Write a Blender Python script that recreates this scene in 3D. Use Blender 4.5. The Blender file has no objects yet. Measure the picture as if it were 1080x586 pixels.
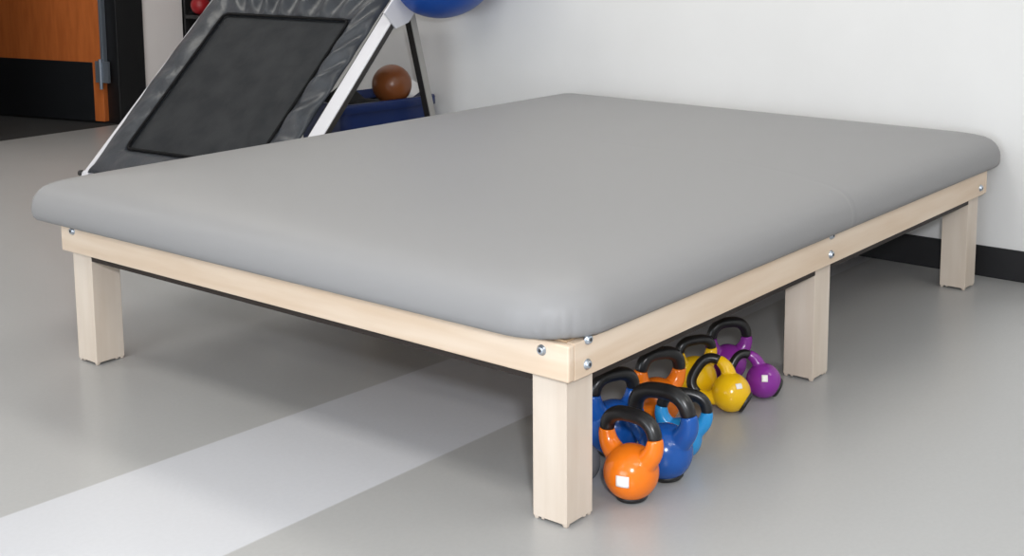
import bpy, bmesh, math, random
from mathutils import Vector, Matrix
random.seed(4)
scn = bpy.context.scene
COL = scn.collection
PI = math.pi

# ------------------------------------------------------------------ materials
def mat(name, col, rough=.5, metal=0., spec=.5, coat=0.):
    m = bpy.data.materials.new(name); m.use_nodes = True
    b = m.node_tree.nodes['Principled BSDF']
    b.inputs['Base Color'].default_value = (*col, 1)
    b.inputs['Roughness'].default_value = rough
    b.inputs['Metallic'].default_value = metal
    b.inputs['Specular IOR Level'].default_value = spec
    b.inputs['Coat Weight'].default_value = coat
    b.inputs['Coat Roughness'].default_value = .08
    return m
def nodes(m): return m.node_tree.nodes, m.node_tree.links, m.node_tree.nodes['Principled BSDF']
def noise_mix(m, c1, c2, scale, stretch=(1,1,1), detail=4, lo=.35, hi=.65, bump=0., bscale=None, bdist=.002):
    N, L, b = nodes(m)
    tc = N.new('ShaderNodeTexCoord'); mp = N.new('ShaderNodeMapping'); mp.inputs['Scale'].default_value = stretch
    L.new(tc.outputs['Object'], mp.inputs['Vector'])
    n = N.new('ShaderNodeTexNoise'); n.inputs['Scale'].default_value = scale; n.inputs['Detail'].default_value = detail
    L.new(mp.outputs['Vector'], n.inputs['Vector'])
    r = N.new('ShaderNodeValToRGB'); r.color_ramp.elements[0].position = lo; r.color_ramp.elements[1].position = hi
    r.color_ramp.elements[0].color = (*c1, 1); r.color_ramp.elements[1].color = (*c2, 1)
    L.new(n.outputs['Fac'], r.inputs['Fac']); L.new(r.outputs['Color'], b.inputs['Base Color'])
    if bump:
        n2 = N.new('ShaderNodeTexNoise'); n2.inputs['Scale'].default_value = bscale or scale*4; n2.inputs['Detail'].default_value = 3
        L.new(mp.outputs['Vector'], n2.inputs['Vector'])
        bp = N.new('ShaderNodeBump'); bp.inputs['Strength'].default_value = bump; bp.inputs['Distance'].default_value = bdist
        L.new(n2.outputs['Fac'], bp.inputs['Height']); L.new(bp.outputs['Normal'], b.inputs['Normal'])
    return m
M = {}
M['wall'] = noise_mix(mat('wall_paint', (.8,.8,.8), .6), (.715,.715,.715), (.735,.735,.735), 3, bump=.15, bscale=180, bdist=.001)
M['wall2'] = mat('far_wall_paint', (.90,.84,.82), .6)
M['ceil'] = noise_mix(mat('ceiling_tile', (.8,.8,.78), .9), (.74,.74,.72), (.82,.82,.8), 60)
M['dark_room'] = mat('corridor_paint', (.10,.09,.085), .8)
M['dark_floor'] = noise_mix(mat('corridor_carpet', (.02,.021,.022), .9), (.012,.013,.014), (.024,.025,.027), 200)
M['baseboard'] = mat('black_rubber_base', (.006,.006,.008), .55)
M['door_frame'] = mat('black_door_frame', (.008,.008,.009), .5)
M['door_wood'] = noise_mix(mat('orange_door_veneer', (.5,.2,.05), .45), (.48,.120,.026), (.58,.155,.036), 5, (6,6,.8), 6)
M['kick'] = mat('black_kick_plate', (.008,.009,.011), .5)
M['steel'] = mat('brushed_steel', (.55,.56,.58), .3, 1.)
M['hinge'] = mat('hinge_steel', (.30,.34,.40), .4, .7)
M['wood'] = noise_mix(mat('maple_wood', (.72,.56,.4), .42), (.61,.515,.425), (.68,.595,.51), 2.2, (9,9,.9), 5)
# rails run horizontally, so their grain does too
def wood_h(name, s):
    return noise_mix(mat(name, (.7,.55,.4), .42), (.66,.51,.375), (.74,.61,.485), 2.5, s, 5)
M['wood_x'] = wood_h('maple_rail_long', (.8,9,9)); M['wood_y'] = wood_h('maple_rail_short', (9,.8,9))
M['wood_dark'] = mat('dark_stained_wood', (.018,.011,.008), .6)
M['ply'] = mat('plywood', (.45,.32,.2), .7)
M['chrome'] = mat('zinc_bolt', (.52,.58,.66), .28, .9)
M['socket'] = mat('bolt_socket', (.03,.03,.035), .5)
M['white_metal'] = mat('white_powder_coat', (.62,.62,.66), .45)
M['silver'] = mat('silver_tube', (.40,.39,.37), .45, .2)
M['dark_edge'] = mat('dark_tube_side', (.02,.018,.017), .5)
M['blk_plastic'] = mat('black_plastic', (.012,.012,.013), .4)
M['bin'] = mat('navy_plastic', (.008,.024,.115), .38)
M['blue_ball'] = mat('blue_vinyl', (.008,.07,.36), .4)
M['brown_ball'] = mat('brown_vinyl', (.24,.075,.022), .3)
M['towel'] = noise_mix(mat('black_cloth', (.015,.015,.015), .9), (.01,.01,.01), (.022,.02,.02), 60, bump=.5)
M['paper'] = mat('white_card', (.75,.75,.75), .6)
M['binding'] = mat('black_webbing', (.006,.006,.007), .85, spec=.2)
M['red'] = mat('red_vinyl', (.35,.01,.015), .4)
M['kb_black'] = mat('black_handle_coat', (.011,.011,.012), .30)
M['sticker'] = mat('white_sticker', (.85,.82,.80), .5)
KB = dict(orange=(.84,.19,.010), blue=(.010,.085,.36), sky=(.02,.27,.62), yellow=(.84,.50,.008), purple=(.24,.028,.30), grey=(.16,.17,.19))
for k, c in KB.items(): M['kb_'+k] = mat(k+'_vinyl_dip', c, .20, spec=.45)

# cushion vinyl, with the shallow crease of the join across its middle
def cushion_mat():
    m = mat('grey_upholstery_vinyl', (.268,.266,.271), .50, spec=.35)
    N, L, b = nodes(m)
    tc = N.new('ShaderNodeTexCoord')
    n = N.new('ShaderNodeTexNoise'); n.inputs['Scale'].default_value = 260; n.inputs['Detail'].default_value = 2
    L.new(tc.outputs['Object'], n.inputs['Vector'])
    n2 = N.new('ShaderNodeTexNoise'); n2.inputs['Scale'].default_value = 2.2; n2.inputs['Detail'].default_value = 1
    L.new(tc.outputs['Object'], n2.inputs['Vector'])
    b1 = N.new('ShaderNodeBump'); b1.inputs['Strength'].default_value = .12; b1.inputs['Distance'].default_value = .0006
    L.new(n.outputs['Fac'], b1.inputs['Height'])
    b2 = N.new('ShaderNodeBump'); b2.inputs['Strength'].default_value = .25; b2.inputs['Distance'].default_value = .012
    L.new(n2.outputs['Fac'], b2.inputs['Height']); L.new(b1.outputs['Normal'], b2.inputs['Normal'])
    L.new(b2.outputs['Normal'], b.inputs['Normal'])
    return m
M['cushion'] = cushion_mat()

# floor: grey sheet vinyl with a paler inlaid band
def floor_mat():
    m = mat('grey_sheet_vinyl', (.3,.3,.3), .3, spec=.5)
    N, L, b = nodes(m)
    tc = N.new('ShaderNodeTexCoord'); sp = N.new('ShaderNodeSeparateXYZ'); L.new(tc.outputs['Object'], sp.inputs[0])
    def math_(op, a, c):
        x = N.new('ShaderNodeMath'); x.operation = op
        for i, v in enumerate((a, c)):
            if isinstance(v, (int, float)): x.inputs[i].default_value = v
            else: L.new(v, x.inputs[i])
        return x.outputs[0]
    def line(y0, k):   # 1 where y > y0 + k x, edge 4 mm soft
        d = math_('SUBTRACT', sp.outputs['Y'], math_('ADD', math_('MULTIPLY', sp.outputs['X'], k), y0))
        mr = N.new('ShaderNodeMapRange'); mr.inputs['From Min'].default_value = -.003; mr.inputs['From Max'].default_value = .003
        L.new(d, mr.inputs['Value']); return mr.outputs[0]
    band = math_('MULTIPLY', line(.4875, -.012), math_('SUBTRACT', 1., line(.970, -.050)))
    n = N.new('ShaderNodeTexNoise'); n.inputs['Scale'].default_value = 90; n.inputs['Detail'].default_value = 5
    L.new(tc.outputs['Object'], n.inputs['Vector'])
    def ramp(c1, c2):
        r = N.new('ShaderNodeValToRGB'); r.color_ramp.elements[0].color = (*c1, 1); r.color_ramp.elements[1].color = (*c2, 1)
        r.color_ramp.elements[0].position = .35; r.color_ramp.elements[1].position = .65
        L.new(n.outputs['Fac'], r.inputs['Fac']); return r.outputs['Color']
    mx = N.new('ShaderNodeMix'); mx.data_type = 'RGBA'
    L.new(band, mx.inputs['Factor'])
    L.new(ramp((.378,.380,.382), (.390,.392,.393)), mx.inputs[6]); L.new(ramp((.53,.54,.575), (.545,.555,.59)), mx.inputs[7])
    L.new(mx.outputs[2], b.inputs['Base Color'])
    n3 = N.new('ShaderNodeTexNoise'); n3.inputs['Scale'].default_value = 1.6; n3.inputs['Detail'].default_value = 3
    L.new(tc.outputs['Object'], n3.inputs['Vector'])
    mr = N.new('ShaderNodeMapRange'); mr.inputs['To Min'].default_value = .24; mr.inputs['To Max'].default_value = .36
    L.new(n3.outputs['Fac'], mr.inputs['Value']); L.new(mr.outputs[0], b.inputs['Roughness'])
    return m
M['floor'] = floor_mat()

# rebounder mat
M['mat_cover'] = noise_mix(mat('black_vinyl_cover', (.02,.023,.028), .42, spec=.5), (.024,.028,.036), (.036,.042,.052), 12, bump=.5, bscale=14, bdist=.012)
M['mat_mesh'] = noise_mix(mat('dark_grey_mat', (.03,.033,.036), .75, spec=.22), (.017,.019,.022), (.027,.029,.032), 9, bump=.35, bscale=7, bdist=.012)

# ------------------------------------------------------------------ mesh helpers
def obj(name, bm, m, parent=None, smooth=False, bevel=0., seg=2, angle=35):
    me = bpy.data.meshes.new(name); bmesh.ops.recalc_face_normals(bm, faces=bm.faces[:]); bm.to_mesh(me); bm.free()
    me.materials.append(m)
    o = bpy.data.objects.new(name, me); COL.objects.link(o)
    if parent: o.parent = parent
    if bevel:
        md = o.modifiers.new('bevel', 'BEVEL'); md.width = bevel; md.segments = seg; md.limit_method = 'ANGLE'
    if smooth or bevel:
        for p in me.polygons: p.use_smooth = True
        if not (smooth is True and not bevel):
            md = o.modifiers.new('wn', 'WEIGHTED_NORMAL'); md.keep_sharp = True
    return o
def box(bm, x0, y0, z0, x1, y1, z1, mtx=None):
    v = [bm.verts.new((x, y, z)) for x in (x0, x1) for y in (y0, y1) for z in (z0, z1)]
    for f in ((0,1,3,2),(4,6,7,5),(0,4,5,1),(2,3,7,6),(0,2,6,4),(1,5,7,3)): bm.faces.new([v[i] for i in f])
    if mtx is not None: bmesh.ops.transform(bm, matrix=mtx, verts=v)
    return v
def boxo(name, a, b, m, parent=None, bevel=.002):
    bm = bmesh.new(); box(bm, *a, *b); return obj(name, bm, m, parent, bevel=bevel)
def tube(bm, pts, radii, n=20, cap=True):
    pts = [Vector(p) for p in pts]; rings = []; prev = None
    for i, p in enumerate(pts):
        t = (pts[min(i+1, len(pts)-1)] - pts[max(i-1, 0)]).normalized()
        if prev is None:
            a = Vector((0,0,1)) if abs(t.z) < .9 else Vector((1,0,0))
            s = t.cross(a).normalized()
        else: s = (prev - t*prev.dot(t)).normalized()
        prev = s; q = t.cross(s)
        r = radii[i] if isinstance(radii, (list, tuple)) else radii
        rings.append([bm.verts.new(p + (s*math.cos(2*PI*k/n) + q*math.sin(2*PI*k/n))*r) for k in range(n)])
    for a, b in zip(rings, rings[1:]):
        for k in range(n): bm.faces.new((a[k], a[(k+1)%n], b[(k+1)%n], b[k]))
    if cap: bm.faces.new(rings[0][::-1]); bm.faces.new(rings[-1])
def spline(P, n):          # Catmull-Rom through P
    P = [Vector(p) for p in P]; Q = [P[0]*2-P[1]] + P + [P[-1]*2-P[-2]]; out = []
    for i in range(1, len(Q)-2):
        for k in range(n):
            t = k/n; a, b, c, d = Q[i-1], Q[i], Q[i+1], Q[i+2]
            out.append(.5*((2*b)+(c-a)*t+(2*a-5*b+4*c-d)*t*t+(3*b-a-3*c+d)*t**3))
    out.append(P[-1]); return out
def bar(bm, a, b, w, d, side):     # rectangular tube from a to b; w across 'side', d across the other way
    a, b = Vector(a), Vector(b); t = (b-a); L = t.length; t.normalize()
    s = (Vector(side) - t*Vector(side).dot(t)).normalized(); q = t.cross(s)
    m = Matrix((( *s, 0), (*q, 0), (*t, 0), (0,0,0,1))).transposed(); m.translation = a
    box(bm, -w/2, -d/2, 0, w/2, d/2, L, m)
def lathe(bm, prof, n=32, mtx=None):
    rings = []; vs = []
    for r, z in prof:
        if r < 1e-6: rings.append([bm.verts.new((0,0,z))]); vs += rings[-1]
        else:
            rings.append([bm.verts.new((r*math.cos(2*PI*k/n), r*math.sin(2*PI*k/n), z)) for k in range(n)]); vs += rings[-1]
    for a, b in zip(rings, rings[1:]):
        if len(a) == 1 and len(b) == 1: continue
        for k in range(n):
            if len(a) == 1: bm.faces.new((a[0], b[(k+1)%n], b[k]))
            elif len(b) == 1: bm.faces.new((a[k], a[(k+1)%n], b[0]))
            else: bm.faces.new((a[k], a[(k+1)%n], b[(k+1)%n], b[k]))
    if mtx is not None: bmesh.ops.transform(bm, matrix=mtx, verts=vs)
def frame_m(o, z, x):      # matrix with local z along z, local x near x, origin o
    z = Vector(z).normalized(); x = Vector(x); x = (x - z*x.dot(z)).normalized(); y = z.cross(x)
    m = Matrix(((*x,0),(*y,0),(*z,0),(0,0,0,1))).transposed(); m.translation = Vector(o); return m
def thing(name, label, cat, loc=(0,0,0), group=None):
    o = bpy.data.objects.new(name, None); COL.objects.link(o); o.location = loc
    o.empty_display_size = .1; o['label'] = label; o['category'] = cat
    if group: o['group'] = group
    return o
def tag(o, label, cat, group=None):
    o['label'] = label; o['category'] = cat
    if group: o['group'] = group
    return o
def struct(o, label=None):
    o['kind'] = 'structure'
    if label: o['label'] = label
    return o

# ------------------------------------------------------------------ the setting
WX, WY, CZ = 2.453, 5.50, 2.75       # wall beside the platform, far wall with the door, ceiling
X0, Y0, X1 = -5.0, -4.0, 5.0
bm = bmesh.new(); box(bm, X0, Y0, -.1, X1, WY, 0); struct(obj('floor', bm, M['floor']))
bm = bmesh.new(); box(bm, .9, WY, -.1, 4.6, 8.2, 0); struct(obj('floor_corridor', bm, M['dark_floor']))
bm = bmesh.new(); box(bm, X0-.15, Y0-.15, CZ, X1+.15, 8.2, CZ+.1); struct(obj('ceiling', bm, M['ceil']))
bm = bmesh.new(); box(bm, WX, Y0, 0, WX+.15, 4.05, CZ); struct(obj('wall_right', bm, M['wall']))
bm = bmesh.new(); box(bm, WX+.15, 3.9, 0, X1, 4.05, CZ); struct(obj('wall_alcove', bm, M['wall']))
bm = bmesh.new(); box(bm, X1, 3.9, 0, X1+.15, WY+.15, CZ); struct(obj('wall_alcove_end', bm, M['wall']))
DX0, DX1, DH = 1.70, 2.66, 2.10      # door opening
bm = bmesh.new()
box(bm, X0, WY, 0, DX0-.10, WY+.14, CZ); box(bm, DX1+.19, WY, 0, X1, WY+.14, CZ); box(bm, DX0-.10, WY, DH+.08, DX1+.19, WY+.14, CZ)
struct(obj('wall_back', bm, M['wall2']))
bm = bmesh.new(); box(bm, X0-.15, Y0, 0, X0, WY+.14, CZ); struct(obj('wall_left', bm, M['wall']))
bm = bmesh.new(); box(bm, X0-.15, Y0-.15, 0, WX+.15, Y0, CZ); struct(obj('wall_front', bm, M['wall']))
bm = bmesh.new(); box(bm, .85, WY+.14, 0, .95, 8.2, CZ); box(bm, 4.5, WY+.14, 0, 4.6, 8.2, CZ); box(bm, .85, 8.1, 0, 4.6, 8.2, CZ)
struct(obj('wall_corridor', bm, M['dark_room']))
def baseboard(name, a, b):
    bm = bmesh.new(); box(bm, *a, *b); return struct(obj(name, bm, M['baseboard'], bevel=.003))
baseboard('baseboard_right', (WX-.008, Y0, 0), (WX, 4.058, .11))
baseboard('baseboard_alcove', (WX, 4.05, 0), (X1, 4.058, .11))
baseboard('baseboard_back', (DX1+.19, WY-.008, 0), (X1, WY, .11))
baseboard('baseboard_back_left', (X0, WY-.008, 0), (DX0-.10, WY, .11))
# door frame: wide black steel jambs and head
bm = bmesh.new()
box(bm, DX1, WY-.02, 0, DX1+.19, WY+.15, DH+.08); box(bm, DX0-.10, WY-.02, 0, DX0, WY+.15, DH+.08); box(bm, DX0, WY-.02, DH, DX1, WY+.15, DH+.08)
struct(obj('trim_1', bm, M['door_frame'], bevel=.003))
# door leaf, standing open into the corridor
d = bpy.data.objects.new('door_1', None); COL.objects.link(d); d.location = (2.648, WY+.10, 0); struct(d)
d.rotation_euler.z = math.atan2(.955, -.235)
boxo('door_leaf', (0, -.022, .012), (.93, .022, 2.09), M['door_wood'], d, .002)
kp = boxo('kick_plate', (.075, .022, .0125), (.922, .026, .375), M['kick'], d, .001)
boxo('edge_strip', (-.020, -.004, .30), (.002, .030, 2.08), M['hinge'], d, .001)
bm = bmesh.new(); box(bm, -.060, .0225, .255, .040, .040, .385); tube(bm, [(-.004,.042,.215),(-.004,.042,.40)], .011, 12)
obj('hinge', bm, M['hinge'], d)
bm = bmesh.new(); tube(bm, [(.86,.022,1.0),(.86,.075,1.0),(.75,.075,1.0)], .010, 12); obj('door_handle', bm, M['steel'], d, smooth=True)

# black rack with a red ball, standing against the far wall
rk = thing('storage_rack', 'black storage rack against the far wall, partly behind the tilted rebounder', 'rack', (3.145, 5.18, 0))
for x in (0, .97):
    for y in (0, .28):
        boxo('post', (x, y, 0), (x+.03, y+.03, 1.8), M['blk_plastic'], rk, .003)
boxo('back_panel', (.0, .29, .02), (1.0, .31, 1.8), M['blk_plastic'], rk, .001)
for z in (.06, .62, 1.18, 1.74):
    boxo('shelf', (.0, .0, z), (1.0, .29, z+.025), M['blk_plastic'], rk, .003)
def ball(name, c, r, m, squash=1.):
    bm = bmesh.new(); bmesh.ops.create_uvsphere(bm, u_segments=48, v_segments=32, radius=r)
    o = obj(name, bm, m, smooth=True); o.location = c; o.scale.z = squash; return o
tag(ball('exercise_ball', (3.190, 5.360, .706), .060, M['red']), 'small red ball on the black rack near the far wall', 'ball')

# ------------------------------------------------------------------ treatment table
L_, W_, S, D, H, TOP = 2.338, 1.796, .089, .021, .322, .400
MID = 1.115
tb = thing('treatment_table', 'wide low treatment table with grey padded vinyl top on six light maple legs', 'table', (0,0,0))
# cushion: rings of a rounded rectangle, rolled edge, crowned top
def cushion():
    bm = bmesh.new()
    cx0, cx1, cy0, cy1 = -.044, 2.442, -.022, 1.902
    prof = [(.050,.4035),(.022,.4035),(.009,.407),(.003,.415),(0,.426),(0,.441),(.002,.456),(.007,.471),(.016,.485),(.029,.497),(.047,.507),(.070,.515),(.10,.522),(.15,.530),(.22,.538),(.30,.544),(.42,.550),(.55,.5545),(.70,.5575),(.85,.559)]
    nc, ns = 32, 260
    def ring(inset, z, puck):
        x0, x1, y0, y1 = cx0+inset, cx1-inset, cy0+inset, cy1-inset
        out = []; rr4 = [min(max(q-inset*.75, .03) + max(0, inset-.06)*.35, .8*(.96-inset)) for q in (.060, .062, .055, .160)]
        C = [((x1-rr4[0], y0+rr4[0]), -PI/2), ((x1-rr4[1], y1-rr4[1]), 0), ((x0+rr4[2], y1-rr4[2]), PI/2), ((x0+rr4[3], y0+rr4[3]), PI)]
        for i, ((cx, cy), a0) in enumerate(C):
            r = rr4[i]
            for k in range(nc+1):
                a = a0 + PI/2*k/nc; ph = math.sin(PI*k/nc)
                rr = r + puck*ph*math.sin(k*2*PI/3.4 + math.sin(k*1.7)*1.2)
                out.append(Vector((cx+rr*math.cos(a), cy+rr*math.sin(a), z)))
            (nx, ny), b0 = C[(i+1)%4]; r2 = rr4[(i+1)%4]; e = Vector((nx+r2*math.cos(b0), ny+r2*math.sin(b0), z)); s = out[-1].copy()
            for k in range(1, ns): out.append(s.lerp(e, k/ns))
        for p in out:              # crease of the join across the middle
            g = math.exp(-((p.x-1.256)/.009)**2)
            if z > .46: p.z -= .0022*g*max(.25, 1-inset/.2)
            if z < .49 and z > .41 and (p.y < 0 or p.y > 1.8): p.y += (.0025 if p.y < 0 else -.0025)*g
        return [bm.verts.new(p) for p in out]
    pk = {.009:.0014,.003:.0022,0:.0019,.002:.0012,.007:.0004}
    rs = [ring(i, z, pk.get(i, 0)) for i, z in prof]
    for a, b in zip(rs, rs[1:]):
        n = len(a)
        for k in range(n): bm.faces.new((a[k], a[(k+1)%n], b[(k+1)%n], b[k]))
    bm.faces.new(rs[0][::-1])
    # close the crown with a strip bridge across its long thin last ring
    last = rs[-1]; bm.faces.new(last)
    return obj('cushion', bm, M['cushion'], tb, smooth=True)
cushion()
boxo('deck', (D, D, .384), (L_-D, W_-D, .4030), M['ply'], tb, 0)
boxo('rail', (0, 0, H), (D, W_, TOP), M['wood_y'], tb, .005)
boxo('rail', (L_-D, 0, H), (L_, W_, TOP), M['wood_y'], tb, .005)
boxo('rail', (D+.0005, 0.0006, H), (L_-D-.0005, D, TOP), M['wood_x'], tb, .0015)
boxo('rail', (D+.0005, W_-D, H), (L_-D-.0005, W_-.0006, TOP), M['wood_x'], tb, .0015)
# dark ledger strips fixed inside the rails, and the cross brace under the middle
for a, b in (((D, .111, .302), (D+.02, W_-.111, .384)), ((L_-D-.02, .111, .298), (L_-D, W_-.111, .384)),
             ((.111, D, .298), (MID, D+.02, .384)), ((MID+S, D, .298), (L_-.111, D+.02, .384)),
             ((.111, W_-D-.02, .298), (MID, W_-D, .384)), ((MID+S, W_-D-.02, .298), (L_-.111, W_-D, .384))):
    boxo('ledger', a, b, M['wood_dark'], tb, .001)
boxo('cross_brace', (MID+.03, D+S, .30), (MID+.06, W_-D-S, .384), M['ply'], tb, .001)
def leg(x, y):
    bm = bmesh.new(); box(bm, 0, 0, .007, S, S, .384)
    n = .015                       # nubs left by the scalloped foot
    for fx in (0, S-n):
        for fy in (0, S-n): 
            v = box(bm, fx+.001, fy+.001, 0, fx+n-.001, fy+n-.001, .0072)
            for q in v:
                if q.co.z < .003: q.co.x += (.0015 if q.co.x < fx+n/2 else -.0035) if fx == 0 else (.0035 if q.co.x < fx+n/2 else -.0015)
                if q.co.z < .003: q.co.y += (.0015 if q.co.y < fy+n/2 else -.0035) if fy == 0 else (.0035 if q.co.y < fy+n/2 else -.0015)
    for fx, fy in ((.060,0),(.060,S-.009),(0,.060),(S-.009,.060)):
        box(bm, fx+.001, fy+.001, .003, fx+.009, fy+.008, .0072)
    o = obj('leg', bm, M['wood'], tb, bevel=.0015); o.location = (x, y, 0); return o
for x in (D, MID, L_-D-S):
    for y in (D, W_-D-S): leg(x, y)
def bolt(p, n):
    bm = bmesh.new()
    lathe(bm, [(0,-.004),(.0115,-.004),(.0115,.0012),(.0085,.0022),(.0082,.0060),(.0070,.0072),(.0040,.0074)], 20)
    o = obj('bolt', bm, M['chrome'], tb, smooth='s'); o.matrix_local = frame_m(p, n, (0,0,1))
    bm = bmesh.new(); lathe(bm, [(0,.0068),(.0042,.0068),(.0042,.0076),(0,.0076)], 6); s = obj('socket', bm, M['socket'], o)
for p in ((0,.068,.380),(0,1.736,.386)): bolt(p, (-1,0,0))
for p in ((.066,0,.399),(.063,0,.347),(1.162,0,.350),(1.162,0,.4025),(2.277,0,.349)): bolt(p, (0,-1,0))
for p in ((.066,W_,.347),(1.162,W_,.350),(2.277,W_,.349)): bolt(p, (0,1,0))

# ------------------------------------------------------------------ kettlebells
def kettlebell(name_label, col, c, r, up, width, hw=.80, top=1.82, th=.235, sticker=None, group='kettlebells under the table', mark=False):
    """c centre of the bell, up = from base to handle, width = direction across the handle"""
    t = thing('kettlebell', name_label, 'kettlebell', (c[0], c[1], 0), group)
    c = (c[0], c[1], c[2]*(1 if up.normalized().z < .95 else 1.0)); m = frame_m((0, 0, c[2]), up, width)
    a = [(-.50*hw/.8, .50), (-hw*.90, .86)]
    zc = 1.20; e = 2/2.7
    for k_ in range(13):
        t_ = PI - PI/2*k_/12
        a.append((-hw*abs(math.cos(t_))**e, zc + (top-zc)*math.sin(t_)**e))
    arch = a + [(-x, z) for x, z in a[-2::-1]]
    P = spline([(x*r, 0, z*r) for x, z in arch], 4)
    nh = 13                                     # coloured horn ends here, black grip begins
    bm = bmesh.new()
    k = .955                                    # flattened bottom
    prof = [(0, -k*r)] + [(r*math.cos(x), r*math.sin(x)) for x in [math.asin(-k) + (PI/2+math.asin(k))*i/30 for i in range(30)]] + [(0, r)]
    lathe(bm, prof, 48)
    for seg in (P[:nh], P[::-1][:nh]):
        tube(bm, seg, [r*(th + .13*(1-i/(nh-1))**1.3 + .012) for i in range(nh)], 20)
    b = obj('bell_body', bm, M['kb_'+col], t, smooth=True)
    for p_ in b.data.polygons: p_.use_smooth = True
    rm = b.modifiers.new('remesh', 'REMESH'); rm.mode = 'VOXEL'; rm.voxel_size = r*.036; rm.use_smooth_shade = True
    sm = b.modifiers.new('smooth', 'SMOOTH'); sm.factor = .6; sm.iterations = 9
    b.matrix_local = m
    bm = bmesh.new(); Q = P[nh-1:len(P)-nh+1]; tube(bm, Q, [r*(th+.0 if 1 < i < len(Q)-2 else th-.015) for i in range(len(Q))], 24)
    h = obj('handle', bm, M['kb_black'], t, smooth=True); h.matrix_local = m
    bm = bmesh.new(); lathe(bm, [(0,-k*r+.002),(.50*r,-k*r+.003),(.53*r,-.80*r),(.60*r,-.82*r),(.56*r,-.93*r),(.50*r,-.985*r),(.44*r,-1.0*r),(0,-1.0*r)], 36)
    g = obj('base_pad', bm, M['blk_plastic'], t, smooth='s'); g.matrix_local = m
    if sticker:
        dr, w_, h_ = sticker; dr = Vector(dr).normalized()
        s = Vector((0,0,1)).cross(dr).normalized(); q = dr.cross(s); bm = bmesh.new(); n = 6; G = []
        for i in range(n+1):
            row = []
            for j in range(n+1):
                p = dr + s*((i/n-.5)*w_/r) + q*((j/n-.5)*h_/r)
                row.append(bm.verts.new(p.normalized()*(r*1.008)))
            G.append(row)
        for i in range(n):
            for j in range(n): bm.faces.new((G[i][j], G[i+1][j], G[i+1][j+1], G[i][j+1]))
        so = obj('sticker', bm, M['sticker'], t, smooth=True); so.matrix_local = Matrix.Translation((0,0,c[2]))
        md = so.modifiers.new('solid', 'SOLIDIFY'); md.thickness = .0006; md.offset = 1
    return t
CAM = Vector((-2.008, -1.540, 1.243))
VR = Vector((.603,-.798,0)); VF = Vector((.798,.603,0))       # right and away, seen from the photographer's side
def dirn(r_, a_, u_): return VR*r_ + VF*a_ + Vector((0,0,u_))
KBS = [
 ('orange kettlebell standing in front, nearest the corner leg, white sticker on it', 'orange', (.223,.000,.061), .061, dirn(-.02,.05,1), dirn(.76,-.65,0), dict(hw=1.08, top=2.08, th=.27, sticker=(dirn(-.36,-.95,.02), .030, .025))),
 ('large dark blue kettlebell just behind the front orange one', 'blue', (.357,.000,.063), .063, dirn(-.10,.05,1), dirn(.78,-.62,0), dict(hw=1.16, top=2.22, th=.285)),
 ('light blue kettlebell peeking out to the right behind the large dark blue one', 'sky', (.470,.030,.049), .049, dirn(.10,.1,1), dirn(.95,-.2,-.1), dict(hw=1.08, top=2.15, th=.28)),
 ('dark blue kettlebell at the back, closest to the corner leg and under the rail', 'blue', (.398,.172,.065), .065, dirn(.0,.0,1), dirn(.85,.5,.04), dict(hw=.84, top=1.98, th=.25)),
 ('orange kettlebell at the back, between the dark blue and yellow ones', 'orange', (.608,.191,.060), .060, dirn(.10,.0,1), dirn(.88,.45,.02), dict(hw=.92, top=2.10, th=.27)),
 ('yellow kettlebell lying tipped in front, black base showing', 'yellow', (.798,.089,.050), .050, dirn(-.80,.28,.48), dirn(.55,.15,.80), dict(hw=1.0, top=2.10, th=.26, sticker=(dirn(.30,-.75,.60), .017, .014))),
 ('yellow kettlebell standing behind the tipped yellow one', 'yellow', (.818,.210,.057), .057, dirn(.0,.0,1), dirn(.9,.4,.0), dict(hw=.84, top=1.80, th=.23)),
 ('purple kettlebell tipped over at the far right, black base facing right', 'purple', (.934,.0715,.046), .046, dirn(-.90,.05,.45), dirn(.42,.30,.82), dict(hw=.95, top=2.0, th=.25, sticker=(dirn(-.06,-.85,.42), .016, .018))),
 ('purple kettlebell standing upright behind the tipped yellow and purple ones', 'purple', (.990,.212,.0505), .0505, dirn(.02,.0,1), dirn(.97,.25,.1), dict(hw=1.0, top=2.25, th=.29)),
 ('grey kettlebell almost hidden behind the corner leg', 'grey', (.225,.140,.046), .046, dirn(0,.0,1), dirn(.2,.97,0), dict(hw=.85, top=1.80)),
]
for lab, col, c, r, up, wd, kw in KBS: kettlebell(lab, col, c, r, up, wd, **kw)

# ------------------------------------------------------------------ rebounder (tilted framed trampoline)
RB = thing('rebounder', 'tilted black square rebounder trampoline in a white tubular frame behind the table', 'trampoline', (1.9, 3.0, 0))
RO = Vector((1.9, 3.0, 0))
BL = Vector((1.159,3.495,.158)); U_ = Vector((.087,-.996,0)).normalized(); V_ = Vector((.733,.064,.677)).normalized()
N_ = U_.cross(V_).normalized()
if N_.z < 0: N_ = -N_
RW, RL = 1.088, 1.118
def rp(u, v, n=0): return BL + U_*u + V_*v + N_*n - RO
def pln(name, a, b, w, d, m, side=N_, parent=RB, bevel=.004):
    bm = bmesh.new(); bar(bm, a, b, d, w, side); return obj(name, bm, m, parent, bevel=bevel)
pln('frame_tube', rp(RW+.038, -.03), rp(RW, RL+.02), .072, .030, M['white_metal'])
pln('frame_tube', rp(.009, -.02), rp(.009, RL+.02), .034, .030, M['white_metal'])
pln('frame_tube', rp(.034, .015), rp(RW-.031, .015), .030, .028, M['white_metal'])
pln('frame_tube', rp(.034, RL), rp(RW-.031, RL), .030, .028, M['white_metal'])
# dark strips along the flanks of the broad tube
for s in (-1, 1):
    pln('edge_strip', rp(RW+.038+s*.0385, -.02), rp(RW+s*.0385, RL-.04), .005, .022, M['dark_edge'], bevel=0)
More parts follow.
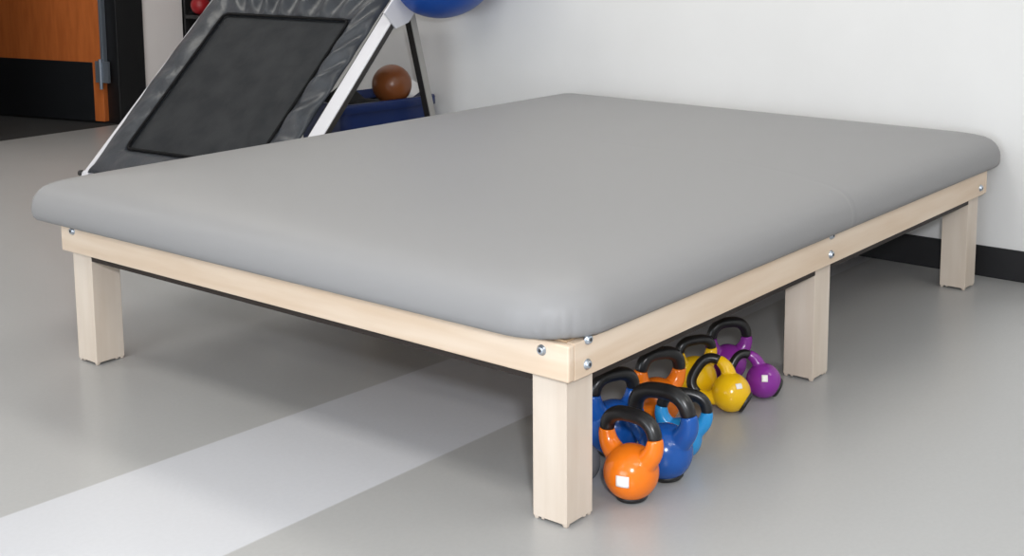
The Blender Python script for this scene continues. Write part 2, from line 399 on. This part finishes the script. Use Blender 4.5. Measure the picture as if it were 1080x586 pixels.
# padded spring cover, gathered into ruffles on the top and right-hand sides
def cover():
    bm = bmesh.new(); A0, A1, B0, B1 = .024, RW-.038, 0.0, RL+.03
    I0, I1, J0, J1 = .160, RW-.172, .140, RL-.182
    n, kk = 96, 12
    def border(t):         # outer / inner points round the loop, t in 0..4
        s = int(t) % 4; f = t - int(t)
        O = [(A0,B0),(A1,B0),(A1,B1),(A0,B1)]; I = [(I0,J0),(I1,J0),(I1,J1),(I0,J1)]
        l = lambda P: tuple(P[s][i]+(P[(s+1)%4][i]-P[s][i])*f for i in (0,1))
        return l(O), l(I), s, f
    rows = []
    for i in range(4*n):
        o, q, s, f = border(i/n); row = []
        if s == 3: o = (o[0]+.010-.028*min(1, (1-f)*2.2), o[1])
        amp = (.004, .017, .020, .005)[s]*math.sin(PI*f)**.4 if 0 < f < 1 else 0
        for k in range(kk+1):
            g = k/kk; x = o[0]+(q[0]-o[0])*g; y = o[1]+(q[1]-o[1])*g
            dome = .026*math.sin(PI*min(1, g*1.0))**.6
            rf = amp*math.sin(PI*g)*math.sin(f*2*PI*(7.5 if s == 2 else 6) + g*2.2 + math.sin(f*9)*1.1)
            row.append(bm.verts.new(rp(x, y, .018+dome+rf)))
        rows.append(row)
    for i in range(4*n):
        a, b = rows[i], rows[(i+1)%(4*n)]
        for k in range(kk): bm.faces.new((a[k], b[k], b[k+1], a[k+1]))
    o = obj('spring_cover', bm, M['mat_cover'], RB, smooth=True)
    md = o.modifiers.new('solid', 'SOLIDIFY'); md.thickness = .008
    bm = bmesh.new(); n = 40; G = []
    for i in range(n+1):
        row = []
        for j in range(n+1):
            x = I0-.01+(I1-I0+.02)*i/n; y = J0-.01+(J1-J0+.02)*j/n
            e = min(i, n-i, j, n-j)/n
            z = .016 + .012*min(1, e*9)
            # long creases pulled towards the lower right corner
            cr = max(0, (i/n-.62)/.38)*max(0, 1-j/n*1.0)
            z += .012*cr*math.sin((i/n*1.0+j/n*.55)*34)
            row.append(bm.verts.new(rp(x, y, z)))
        G.append(row)
    for i in range(n):
        for j in range(n): bm.faces.new((G[i][j], G[i+1][j], G[i+1][j+1], G[i][j+1]))
    o = obj('jumping_mat', bm, M['mat_mesh'], RB, smooth=True)
    md = o.modifiers.new('solid', 'SOLIDIFY'); md.thickness = .006
    # black bound edge round the jumping mat
    bm = bmesh.new(); rr = .03; P = []
    for (x, y, a0) in ((I1-rr, J0+rr, -PI/2), (I1-rr, J1-rr, 0), (I0+rr, J1-rr, PI/2), (I0+rr, J0+rr, PI)):
        for k in range(7): a = a0+PI/2*k/6; P.append(rp(x+rr*math.cos(a), y+rr*math.sin(a), .030))
    P.append(P[0]); tube(bm, P, .0065, 10); obj('binding', bm, M['binding'], RB, smooth=True)
cover()
FR = Vector((2.388,2.545,0)); TRp = rp(RW+.01, RL) + RO; TLp = rp(.018, RL) + RO; FL = FR - U_*(RW-.03)
for top, foot in ((TRp, FR), (TLp, FL)):
    e = foot + Vector((0,0,.012)); bm = bmesh.new(); bar(bm, top-RO-N_*.01, e-RO, .036, .036, U_); l = obj('rear_leg', bm, M['silver'], RB, bevel=.004)
    q_ = Vector((-.0195,0,0)); bm = bmesh.new(); bar(bm, top-RO-N_*.01+q_, e-RO+q_, .031, .003, U_); obj('edge_strip', bm, M['dark_edge'], l)  # dark strip puts the shade of the leg's left face into colour
    bm = bmesh.new(); lathe(bm, [(0,0),(.026,0),(.028,.006),(.024,.03),(0,.03)], 20); f = obj('rubber_foot', bm, M['blk_plastic'], l, smooth='s'); f.location = foot-RO
for u in (.018, RW):
    t = rp(u, .0) + RO; f0 = Vector((t.x, t.y, .012)); bm = bmesh.new(); bar(bm, t-RO, f0-RO, .030, .030, U_); l = obj('front_leg', bm, M['white_metal'], RB, bevel=.003)
    bm = bmesh.new(); lathe(bm, [(0,0),(.024,0),(.026,.006),(.022,.03),(0,.03)], 20); f = obj('rubber_foot', bm, M['blk_plastic'], l, smooth='s'); f.location = Vector((t.x, t.y, 0))-RO
bm = bmesh.new(); tube(bm, [rp(-.02, .005), rp(-.045, .003)], .013, 16); obj('end_cap', bm, M['blk_plastic'], RB, smooth='s')
bm = bmesh.new(); bmesh.ops.create_uvsphere(bm, u_segments=20, v_segments=12, radius=.017); bmesh.ops.translate(bm, vec=rp(0,0,.004), verts=bm.verts[:]); obj('corner_cap', bm, M['white_metal'], RB, smooth=True)
# top bracket plates with star knobs
for u, s in ((RW+.006, 1),):
    bm = bmesh.new(); c = rp(u, RL-.03) + Vector((-.025,0,0))
    pts = [(-.06,-.125),(.035,-.125),(.075,-.05),(.075,.05),(.02,.09),(-.06,.08)]
    A = []
    for k in (-1, 1): A.append([bm.verts.new(c + V_*(y) + Vector((-V_.z, 0, V_.x))*(-x) + U_*s*(.042+k*.006)) for x, y in pts])
    bm.faces.new(A[0]); bm.faces.new(A[1][::-1])
    for k in range(6): bm.faces.new((A[0][k], A[0][(k+1)%6], A[1][(k+1)%6], A[1][k]))
    br = obj('bracket', bm, M['white_metal'], RB, bevel=.002)
    bm = bmesh.new(); nn = 12; m_ = frame_m(c+U_*s*.049+Vector((.075,0,-.005)), U_*s, (0,0,1)); vs = []
    R1 = [bm.verts.new(m_ @ Vector(((.042 if k%2 else .028)*math.cos(2*PI*k/nn), (.042 if k%2 else .028)*math.sin(2*PI*k/nn), 0))) for k in range(nn)]
    R2 = [bm.verts.new(m_ @ Vector(((.039 if k%2 else .026)*math.cos(2*PI*k/nn), (.039 if k%2 else .026)*math.sin(2*PI*k/nn), .022))) for k in range(nn)]
    bm.faces.new(R1[::-1]); bm.faces.new(R2)
    for k in range(nn): bm.faces.new((R1[k], R1[(k+1)%nn], R2[(k+1)%nn], R2[k]))
    obj('knob', bm, M['white_metal'], br, bevel=.002)
    bm = bmesh.new(); a = c+U_*s*.06+Vector((.09,0,.03)); tube(bm, [a, a+Vector((.06,-.02,.005))], .013, 14); obj('clamp_handle', bm, M['blk_plastic'], br, smooth='s')

# big blue ball resting on the frame's top tube and against the wall
tag(ball('exercise_ball', (2.186, 2.372, 1.082), .264, M['blue_ball']), 'large blue exercise ball leaning on the white wall above the frame', 'ball')

# ------------------------------------------------------------------ blue bin with its contents
bn = thing('storage_bin', 'dark blue plastic storage bin between rebounder legs and the white wall', 'bin', (2.155, 2.815, 0)); bn.rotation_euler.z = -.12
def rring(bm, hx, hy, r, z, n=6):
    out = []
    for (x, y, a0) in ((hx-r, -hy+r, -PI/2), (hx-r, hy-r, 0), (-hx+r, hy-r, PI/2), (-hx+r, -hy+r, PI)):
        for k in range(n+1): a = a0+PI/2*k/n; out.append(bm.verts.new((x+r*math.cos(a), y+r*math.sin(a), z)))
    return out
def shell(rings_spec, name, m, parent, closed_top=False):
    bm = bmesh.new(); rs = [rring(bm, *s) for s in rings_spec]
    for a, b in zip(rs, rs[1:]):
        for k in range(len(a)): bm.faces.new((a[k], a[(k+1)%len(a)], b[(k+1)%len(a)], b[k]))
    bm.faces.new(rs[0][::-1]); bm.faces.new(rs[-1])
    return obj(name, bm, m, parent, smooth='s')
hx, hy = .268, .200
shell([(hx-.045,hy-.045,.03,0),(hx-.018,hy-.018,.04,.405),(hx-.022,hy-.022,.036,.405),(hx-.048,hy-.048,.028,.008)], 'tub', M['bin'], bn)
shell([(hx-.018,hy-.018,.04,.405),(hx,hy,.045,.405),(hx,hy,.045,.438),(hx-.003,hy-.003,.043,.446),(hx-.020,hy-.020,.036,.446),(hx-.022,hy-.022,.036,.405)], 'rim', M['bin'], bn)
tw = bmesh.new(); G = []
for i in range(25):
    row = []
    for j in range(21):
        x = -.20+.40*i/24; y = -.150+.30*j/20; e = min(i, 24-i, j, 20-j)
        row.append(tw.verts.new((x, y, (.408+.030/(1+math.exp((x+.03)*60))+.070*math.exp(-((x+.11)/.075)**2-((y+.01)/.10)**2)+.008*math.sin(x*23+y*9)+.007*math.sin(y*31-x*12)-(0 if e else .05)))))
    G.append(row)
for i in range(24):
    for j in range(20): tw.faces.new((G[i][j], G[i+1][j], G[i+1][j+1], G[i][j+1]))
r_ = bmesh.ops.extrude_face_region(tw, geom=tw.faces[:]); vv = [g for g in r_['geom'] if isinstance(g, bmesh.types.BMVert)]
for v in vv: v.co.z = .012; v.co.x *= .97; v.co.y *= .97
t_ = obj('blanket', tw, M['towel'], None, smooth=True); t_.location = (2.155, 2.815, 0); t_.rotation_euler.z = -.12
tag(t_, 'crumpled black cloth filling the dark blue bin', 'cloth')
tag(ball('medicine_ball', (2.215, 2.705, .502), .090, M['brown_ball']), 'brown ball on the black cloth in the dark blue bin', 'ball')
bm = bmesh.new(); box(bm, -.075,-.05,0, .075,.05,.004); o = obj('card', bm, M['paper'], bevel=.0005)
o.location = (2.335, 2.73, .462); o.rotation_euler = (.5, -.35, .1); tag(o, 'white card sticking up beside the brown ball in the bin', 'card')

# ------------------------------------------------------------------ light
def area(name, loc, sx, sy, power, col, rot=(0,0,0)):
    l = bpy.data.lights.new(name, 'AREA'); l.shape = 'RECTANGLE'; l.size = sx; l.size_y = sy; l.energy = power; l.color = col
    o = bpy.data.objects.new(name, l); COL.objects.link(o); o.location = loc; o.rotation_euler = rot; return o
WARM = (1., .965, .89)
for x in (-3.25, -.95, 1.35):
    for y in (-2.2, .8, 3.8):
        area('ceiling_lamp', (x, y, CZ-.02), .45, 1.2, 16 if y < 3 else 20, WARM)
# cool fill added for daylight from the left; the wall has no window
area('daylight_fill', (X0+.06, .2, 1.0), 1.3, 3.2, 98, (.84,.92,1.), (0, -PI/2, 0))
area('corridor_lamp', (2.2, 7.2, CZ-.02), .6, .6, 6, WARM)
# the photographer's flash, just above the camera
fl = area('flash', CAM + Vector((.05,-.16,.26)), .16, .16, 52, (.95,.965,1.))
fl.rotation_euler = (Vector((.9,.6,.45)) - fl.location).to_track_quat('-Z', 'Y').to_euler()
w = bpy.data.worlds.new('world'); scn.world = w; w.use_nodes = True
w.node_tree.nodes['Background'].inputs[0].default_value = (.8,.85,1,1); w.node_tree.nodes['Background'].inputs[1].default_value = .15

# ------------------------------------------------------------------ camera
cam = bpy.data.cameras.new('camera'); co = bpy.data.objects.new('camera', cam); COL.objects.link(co); scn.camera = co
yaw, pitch, F = .647, -.149, 1391.
import mathutils
fw = Vector((math.cos(yaw)*math.cos(pitch), math.sin(yaw)*math.cos(pitch), math.sin(pitch)))
rt = Vector((math.sin(yaw), -math.cos(yaw), 0)); upv = rt.cross(fw)
mm = Matrix(((*rt,0),(*upv,0),(*(-fw),0),(0,0,0,1))).transposed(); mm.translation = CAM
co.matrix_world = mm
cam.sensor_width = 36; cam.sensor_fit = 'HORIZONTAL'; cam.lens = F/1080*36
cam.shift_x = -(609.2-540)/1080; cam.shift_y = (123.2-293)/1080
cam.clip_start = .05

vs = scn.view_settings; vs.view_transform = 'Standard'; vs.look = 'None'; vs.gamma = 1; vs.use_curve_mapping = False; vs.exposure = .05
